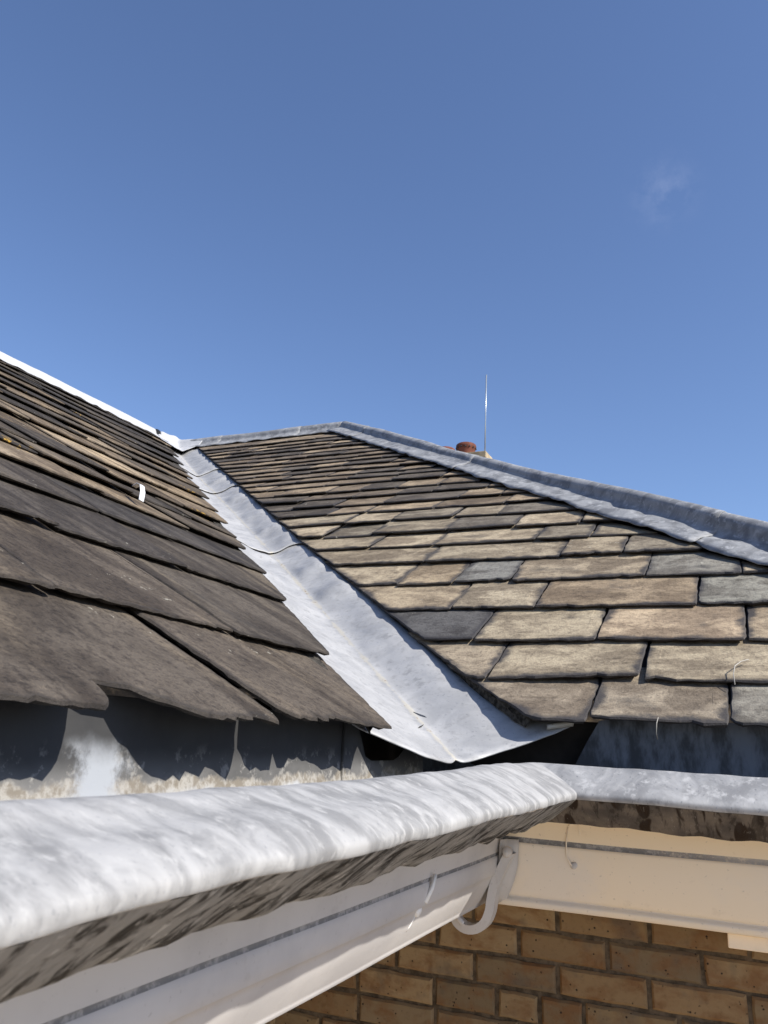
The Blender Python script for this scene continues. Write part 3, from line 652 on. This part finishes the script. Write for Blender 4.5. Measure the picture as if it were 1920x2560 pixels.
def smooth(prof, n=4):
    out = []; m = len(prof)
    for i in range(m - 1):
        p0, p1, p2, p3 = prof[max(i - 1, 0)], prof[i], prof[i + 1], prof[min(i + 2, m - 1)]
        for k in range(n):
            t = k / n; out.append(tuple(0.5 * (2 * p1[d] + (p2[d] - p0[d]) * t + (2 * p0[d] - 5 * p1[d] + 4 * p2[d] - p3[d]) * t * t + (3 * p1[d] - p0[d] - 3 * p2[d] + p3[d]) * t ** 3) for d in (0, 1)))
    return out + [prof[-1]]
def eave(name, prof, side, length, mat, parent, step=0.02, wob=None, thick=0.0, off=0.0):
    n = int(length / step) + 1; P = []
    for i in range(n):
        s = off + (length - off) * (i / (n - 1)) ** 1.0; row = []
        for (u, z) in prof:
            du, dz = wob(s, u, z, side) if wob else (0, 0); k = sst(s, 0.0, 0.25)
            uu, zz = u + du * k, z + dz * k
            if side == 'R': row.append(Vector((XW + u + s, YW - uu, zz)))
            else: row.append(Vector((XW + uu, YW - u - s, zz)))
        P.append(row if side == 'R' else row[::-1])
    return grid(name, P, mat, parent, True, thick)
def lead_wob(s, u, z, side):
    sag = -0.016 * sst(s, 0.2, 1.1) * sst(u, 0.0, 0.3) if side == 'L' else -0.004 * sst(s, 0.0, 0.5)
    if side == 'L': sag *= 1 - sst(u, 0.30, 0.38)
    edge = sst(u, 0.33, 0.39)
    return (0.006 * nz(s * 3.1, u * 4, 11 if side == 'L' else 3) + edge * 0.006 * nz(s * 12, 1, 8), sag + 0.004 * nz(s * 4, u * 8, 4) + 0.002 * nz(s * 15, u * 20, 6) - edge * 0.002 * abs(nz(s * 9, 5, 2)))
def drip_wob(s, u, z, side):
    du, dz = lead_wob(s, 0.39, -0.11, side); low = sst(z, -0.125, -0.17)
    return (du, dz + low * ((0.012 if side == 'L' else 0.007) * nz(s * 7, 2, 3 if side == 'L' else 13) + 0.006 * nz(s * 19, 4, 1)))
def paint_wob(s, u, z, side): return (0.003 * nz(s * 2.2, z * 6, 7), 0.003 * nz(s * 1.7, z * 5, 2))
eave_l = empty('eave_gutter', (XW + 0.3, 1.2, -0.1), 'white streaked lead eave roll over grey-white gutter board, left wing', 'eave gutter', 'lead covered eaves meeting at the corner')
eave_r = empty('eave_gutter', (-0.1, YW - 0.3, -0.1), 'bright lead eave roll over fascia in warm bounce tint above the brick wall', 'eave gutter', 'lead covered eaves meeting at the corner')
for side, root, L, mt, md in (('L', eave_l, 3.6, M_LEAD_EAVE_L, M_DRIP_L), ('R', eave_r, 2.2, M_LEAD_EAVE_R, M_DRIP_R)):
    eave('lead_roll', smooth(TOPP, 3), side, L, mt, root, 0.025, lead_wob)
    eave('gutter_sole', SOLE, side, L, M_SOLE, root, 0.05)
    eave('drip_edge', smooth(DRIPP, 2), side, L, md, root, 0.02, drip_wob)
    eave('fascia_strip', smooth(STRIP_L if side == 'L' else STRIP, 2), side, L, M_PAINT_L if side == 'L' else M_PAINT_TOP_R, root, 0.05, paint_wob)
    eave('joint', RECESS_L if side == 'L' else RECESS, side, L, M_GAP, root, 0.05, paint_wob)
    eave('gutter_board' if side == 'L' else 'fascia_board', smooth(BOARD if side == 'L' else BOARD_R, 2), side, L, M_PAINT_L if side == 'L' else M_PAINT_R, root, 0.05, paint_wob)
box('end_block', (-0.085, YW - 0.095, -0.437), (1.0, YW + 0.02, -0.404), M_LIT_BLOCK, eave_r, 0.003)
def blob(name, loc, r, mat, parent, sq=(1, 1, 1), seed=0):
    bm = bmesh.new(); bmesh.ops.create_icosphere(bm, subdivisions=2, radius=1.0)
    V = []
    for v in bm.verts:
        k = 1 + 0.25 * nz(v.co.x * 2, v.co.y * 2, v.co.z * 2 + seed); V.append(Vector((v.co.x * r * sq[0] * k, v.co.y * r * sq[1] * k, v.co.z * r * sq[2] * k)) + Vector(loc))
    F = [tuple(v.index for v in f.verts) for f in bm.faces]; bm.free()
    return mesh_obj(name, V, F, mat, parent, True)
M_BLOB = plain('filler_white', (0.78, 0.76, 0.72), 0.5, 0.4)
blob('filler_plug', (XW + 0.147, 1.655, -0.322), 0.011, M_BLOB, eave_l, (0.8, 1, 1.2))
tube('filler_drip', [(XW + 0.166, 1.70, -0.262), (XW + 0.165, 1.685, -0.285), (XW + 0.158, 1.668, -0.31)], 0.0045, M_BLOB, eave_l, 6)
tube('filler_drip', [(XW + 0.145, 1.65, -0.33), (XW + 0.135, 1.645, -0.352), (XW + 0.13, 1.642, -0.36)], 0.002, M_BLOB, eave_l, 6)
def ring_pts(cx, cz, rx, rz, y, n=14): return [(cx + rx * math.cos(2 * math.pi * k / n), y, cz + rz * math.sin(2 * math.pi * k / n)) for k in range(n + 1)]
tube('filler_drip', [(-0.440, YW - 0.1665, -0.195), (-0.43, YW - 0.168, -0.185), (-0.415, YW - 0.168, -0.19), (-0.41, YW - 0.167, -0.21)], 0.0018, M_PAINT_R, eave_r, 6)
tube('filler_drip', [(-0.440, YW - 0.1665, -0.195), (-0.445, YW - 0.164, -0.235), (-0.445, YW - 0.161, -0.265), (-0.432, YW - 0.158, -0.288)], 0.0018, M_PAINT_R, eave_r, 6)
blob('filler_plug', (-0.428, YW - 0.156, -0.285), 0.009, M_PAINT_L, eave_r, (1, 0.5, 1))
# corner cover strip on the mitre and the ogee end band of the old gutter
P = []
for k in range(9):
    z = lerp(-0.236, -0.398, k / 8); u = interp(-z, [(0.236, 0.163), (0.30, 0.158), (0.34, 0.145), (0.378, 0.125), (0.403, 0.108)]) + 0.006
    c = Vector((XW + u, YW - u, z)); P.append([c + Vector((-0.004, -0.032, 0.0)), c + Vector((0.004, -0.016, 0)), c + Vector((0.006, -0.006, 0)), c + Vector((0.022, 0.002, 0)), c + Vector((0.036, 0.006, 0.0))])
grid('corner_strip', P, M_PAINT_L, eave_l, True, 0.004)
band = empty('gutter_end_band', (-0.64, 2.16, -0.40), 'curved white painted ogee end band hanging at the inner gutter corner', 'gutter bracket')
path = [(-0.578, -0.262), (-0.592, -0.290), (-0.604, -0.315), (-0.617, -0.345), (-0.624, -0.378), (-0.628, -0.405), (-0.640, -0.432), (-0.662, -0.449), (-0.690, -0.452), (-0.712, -0.440), (-0.722, -0.420)]
path = smooth(path, 3)
P = []
for i, (x, z) in enumerate(path):
    x1, z1 = path[min(i + 1, len(path) - 1)]; x0_, z0_ = path[max(i - 1, 0)]; d = Vector((x1 - x0_, 0, z1 - z0_)).normalized(); nn = Vector((-d.z, 0, d.x))
    yb = 2.175; wv = 0.0105
    P.append([Vector((x, yb - 0.007, z)) - nn * wv, Vector((x, yb - 0.004, z)) + nn * wv, Vector((x, yb + 0.030, z)) + nn * wv, Vector((x, yb + 0.030, z)) - nn * wv])
grid('strap', P, M_PAINT_L, band, False, closed=True)
blob('fixing_lug', (-0.582, 2.168, -0.262), 0.012, M_PAINT_L, band, (1, 1.6, 1.2), 4)
tube('tongue', [(-0.722, 2.175, -0.418), (-0.710, 2.172, -0.428), (-0.693, 2.168, -0.440)], 0.007, M_PAINT_L, band, 6)

# upstands under the slates, behind the lead roll
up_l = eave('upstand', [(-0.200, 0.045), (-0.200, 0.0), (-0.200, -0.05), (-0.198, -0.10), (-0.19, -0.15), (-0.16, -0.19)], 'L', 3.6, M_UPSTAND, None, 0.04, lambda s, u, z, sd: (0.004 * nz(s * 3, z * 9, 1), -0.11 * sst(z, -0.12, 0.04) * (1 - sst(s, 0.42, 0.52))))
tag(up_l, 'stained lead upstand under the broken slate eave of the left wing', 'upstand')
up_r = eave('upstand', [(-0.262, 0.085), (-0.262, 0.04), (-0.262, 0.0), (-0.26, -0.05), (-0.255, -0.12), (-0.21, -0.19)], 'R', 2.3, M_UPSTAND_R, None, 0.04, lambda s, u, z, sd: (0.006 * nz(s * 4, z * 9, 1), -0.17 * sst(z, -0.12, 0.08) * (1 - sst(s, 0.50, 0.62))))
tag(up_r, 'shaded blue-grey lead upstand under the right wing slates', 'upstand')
corner = mesh_obj('corner_shade_sheet', [(-1.10, 1.90, -0.2), (-1.10, 2.71, -0.2), (-0.38, 2.71, -0.2), (-1.10, 1.90, 0.075), (-1.10, 2.71, 0.075), (-0.38, 2.71, 0.075), (-1.10, 1.4, -0.2), (-1.10, 1.4, 0.075), (0.2, 2.71, -0.2), (0.2, 2.71, 0.075)],
                  [(0, 1, 4, 3), (1, 2, 5, 4), (6, 0, 3, 7), (2, 8, 9, 5)], M_DARK, up_l)  # added near-black sheet; shade under the valley lead put into its colour
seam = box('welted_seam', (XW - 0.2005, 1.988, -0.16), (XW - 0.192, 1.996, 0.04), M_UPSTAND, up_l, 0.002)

# ------------------------------------------------------------------ brick walls
def brick_me(seed, l):
    rs = random.Random(seed); h, d, bv = 0.065, 0.10, 0.006; n = 6
    front = []
    def edge(p, q, m):
        for k in range(m):
            t = k / m; front.append((lerp(p[0], q[0], t) + rs.gauss(0, 0.0012), lerp(p[1], q[1], t) + rs.gauss(0, 0.0012)))
    hl, hh = l / 2, h / 2
    edge((-hl, -hh), (hl, -hh), 5); edge((hl, -hh), (hl, hh), 2); edge((hl, hh), (-hl, hh), 5); edge((-hl, hh), (-hl, -hh), 2)
    m = len(front); V = [(x * (1 - bv / hl), -0.0 + rs.gauss(0, 0.0006), z * (1 - bv / hh)) for x, z in front] + [(x, 0.005 + rs.random() * 0.002, z) for x, z in front] + [(x, d, z) for x, z in front]
    F = [tuple(range(m))]
    for i in range(m):
        k = (i + 1) % m; F += [(m + i, m + k, k, i), (2 * m + i, 2 * m + k, m + k, m + i)]
    me = bpy.data.meshes.new('brick'); me.from_pydata(V, [], F); me.update(); me.materials.append(M_BRICK); return me
FULL = [brick_me(s, 0.219) for s in range(6)]; HALF = [brick_me(20 + s, 0.104) for s in range(3)]
COL_B = [(4, (0.265, 0.185, 0.098)), (3, (0.235, 0.155, 0.078)), (1.2, (0.205, 0.148, 0.084)), (1.5, (0.25, 0.138, 0.063))]
wall = empty('brick_wall', (0.2, YW, -4.9), 'shaded buff and orange brick wall under the warm-tinted fascia', 'wall', 'brick walls of the house')
box('mortar', (-1.34, YW + 0.008, -4.9), (2.2, YW + 0.30, -0.30), M_MORTAR, wall)
ROWS = [(-0.4365, [-1.425, -1.195, -0.965, -0.735, -0.505, -0.272, -0.042, 0.188, 0.418, 0.648]), (-0.5115, [-1.297, -1.067, -0.837, -0.607, -0.377, -0.149, 0.081, 0.311, 0.541]),
        (-0.586, [-1.415, -1.185, -0.955, -0.728, -0.504, -0.277, -0.047, 0.183, 0.413, 0.643]), (-0.6605, [-1.301, -1.071, -0.841, -0.666, -0.551, -0.438, -0.208, 0.022, 0.252, 0.482])]
for k in range(5): ROWS.append((-0.735 - 0.0745 * k, [(-1.41 if k % 2 else -1.295) + 0.23 * j for j in range(9)]))
for z, js in ROWS:
    for k in range(len(js) - 1):
        l = js[k + 1] - js[k] - 0.011
        me = random.choice(HALF if l < 0.14 else FULL); o = bpy.data.objects.new('brick', me); COL.objects.link(o)
        sx = l / (0.104 if l < 0.14 else 0.219)
        o.matrix_basis = Matrix.Translation(((js[k] + js[k + 1]) / 2, YW + random.uniform(-0.002, 0.002), z + random.gauss(0, 0.0008))) @ Matrix.Rotation(random.gauss(0, 0.006), 4, 'Y') @ Matrix.Diagonal((sx, 1, 1, 1))
        o.color = (*pick(COL_B), 1); set_parent(o, wall)
def joined_bricks(parent, spots, rotz):
    V, F = [], []
    for (x, y, z) in spots:
        for sgn in range(1):
            b = len(V); h = 0.0325; l = 0.1095
            c = [(-l, 0, -h), (l, 0, -h), (l, 0, h), (-l, 0, h), (-l, 0.05, -h), (l, 0.05, -h), (l, 0.05, h), (-l, 0.05, h)]
            R = Matrix.Rotation(rotz, 3, 'Z')
            for p in c: V.append(R @ Vector(p) + Vector((x, y, z)))
            F += [tuple(b + i for i in f) for f in ((0, 1, 2, 3), (1, 5, 6, 2), (5, 4, 7, 6), (4, 0, 3, 7), (3, 2, 6, 7), (0, 4, 5, 1))]
    o = mesh_obj('brick_courses', V, F, M_BRICK, parent); o['kind'] = 'stuff'; o.color = (0.34, 0.24, 0.13, 1); return o
joined_bricks(wall, [(-1.065 + 0.115 * (k % 2) + 0.23 * j, YW, -1.1075 - 0.0745 * k) for k in range(50) for j in range(14)], 0)
joined_bricks(wall, [(0.75 + 0.115 * (k % 2) + 0.23 * j, YW, -0.4365 - 0.0745 * k) for k in range(9) for j in range(5)], 0)
XB = -1.32
wall_l = empty('brick_wall', (XB, 0.5, -4.9), 'brick wall standing back under the grey-white gutter board of the left wing', 'wall', 'brick walls of the house')
box('mortar', (XB - 0.30, -1.6, -4.9), (XB - 0.008, YW + 0.30, -0.30), M_MORTAR, wall_l)
joined_bricks(wall_l, [(XB, YW - 0.0 - 0.115 * (k % 2) - 0.23 * j, -0.4365 - 0.0745 * k) for k in range(59) for j in range(17)], math.pi / 2)

# ------------------------------------------------------------------ chimney and pole
chim = empty('chimney', (-3.9, 11.7, 1.3), 'buff stone chimney stack with terracotta pots behind the hip', 'chimney')
box('stack', (-4.50, 11.36, 0.6), (-3.46, 12.15, 4.09), M_CHIM, chim, 0.01)
box('cap_slab', (-4.55, 11.30, 4.09), (-3.41, 12.20, 4.195), M_CHIM, chim, 0.012)
def pot(x, y, z0, r, h):
    prof = [(0.80, 0), (0.82, 0.35), (0.92, 0.62), (1.0, 0.72), (1.0, 0.80), (0.96, 0.90), (0.80, 0.97), (0.45, 1.0), (0.0, 1.0)]
    n = 26; P = [[Vector((x + r * q * math.cos(2 * math.pi * k / n), y + r * q * math.sin(2 * math.pi * k / n), z0 + h * t)) for k in range(n)] for q, t in prof]
    o = grid('chimney_pot', P, M_TERRA, chim, True, closed=True)
    for k in range(14):
        an = 2 * math.pi * k / 14; c = Vector((x + r * 0.955 * math.cos(an), y + r * 0.955 * math.sin(an), z0 + h * 0.665))
        blob('vent_hole', c, 0.014, M_OPENING_SHADE, o, (1, 1, 1))  # dark bead painted as the shade inside a vent hole
    return o
pot(-3.81, 11.58, 4.19, 0.158, 0.245); pot(-4.17, 11.66, 4.19, 0.15, 0.235)
pole = tube('aerial_pole', [(-3.435, 11.34, 4.165), (-3.434, 11.34, 4.8), (-3.432, 11.34, 5.44)], 0.0095, M_POLE, None, 8)
tag(pole, 'thin bare metal pole standing upright on the chimney cap', 'pole')

# ------------------------------------------------------------------ small fixings on the slates
P = []
cp = [(-2.60, 2.90, 0.085), (-2.555, 2.86, 0.112), (-2.50, 2.815, 0.120), (-2.445, 2.77, 0.105), (-2.405, 2.74, 0.072)]
for k in range(13):
    f = k / 12 * (len(cp) - 1); q = min(int(f), len(cp) - 2); x, yc, h = (lerp(cp[q][d], cp[q + 1][d], f - q) for d in range(3))
    P.append([ptL(x - 0.0065, yc - 0.0085, h), ptL(x, yc, h + 0.001), ptL(x + 0.0065, yc + 0.0085, h)])
clip = grid('slate_clip', P, M_METAL, None, True, 0.003)
tag(clip, 'bright bent lead strap holding a slate on the left slope', 'slate clip')
w1 = tube('wire_hook', [ptR(-0.0, 2.90, 0.066), ptR(-0.022, 2.872, 0.075), ptR(-0.04, 2.84, 0.078), ptR(-0.045, 2.80, 0.074), ptR(-0.042, 2.765, 0.06)], 0.0016, M_WIRE, None, 6)
tag(w1, 'bent wire hook lying on the tan slate at the far right', 'wire hook', 'wire hooks on the right slates')
w2 = tube('wire_hook', [ptR(-0.246, 2.577, 0.066), ptR(-0.250, 2.562, 0.058), ptR(-0.252, 2.548, 0.035), ptR(-0.25, 2.55, 0.015)], 0.0014, M_WIRE, None, 6)
tag(w2, 'small wire hook under the lowest course of the right slates', 'wire hook', 'wire hooks on the right slates')
print('slates', slate_n)
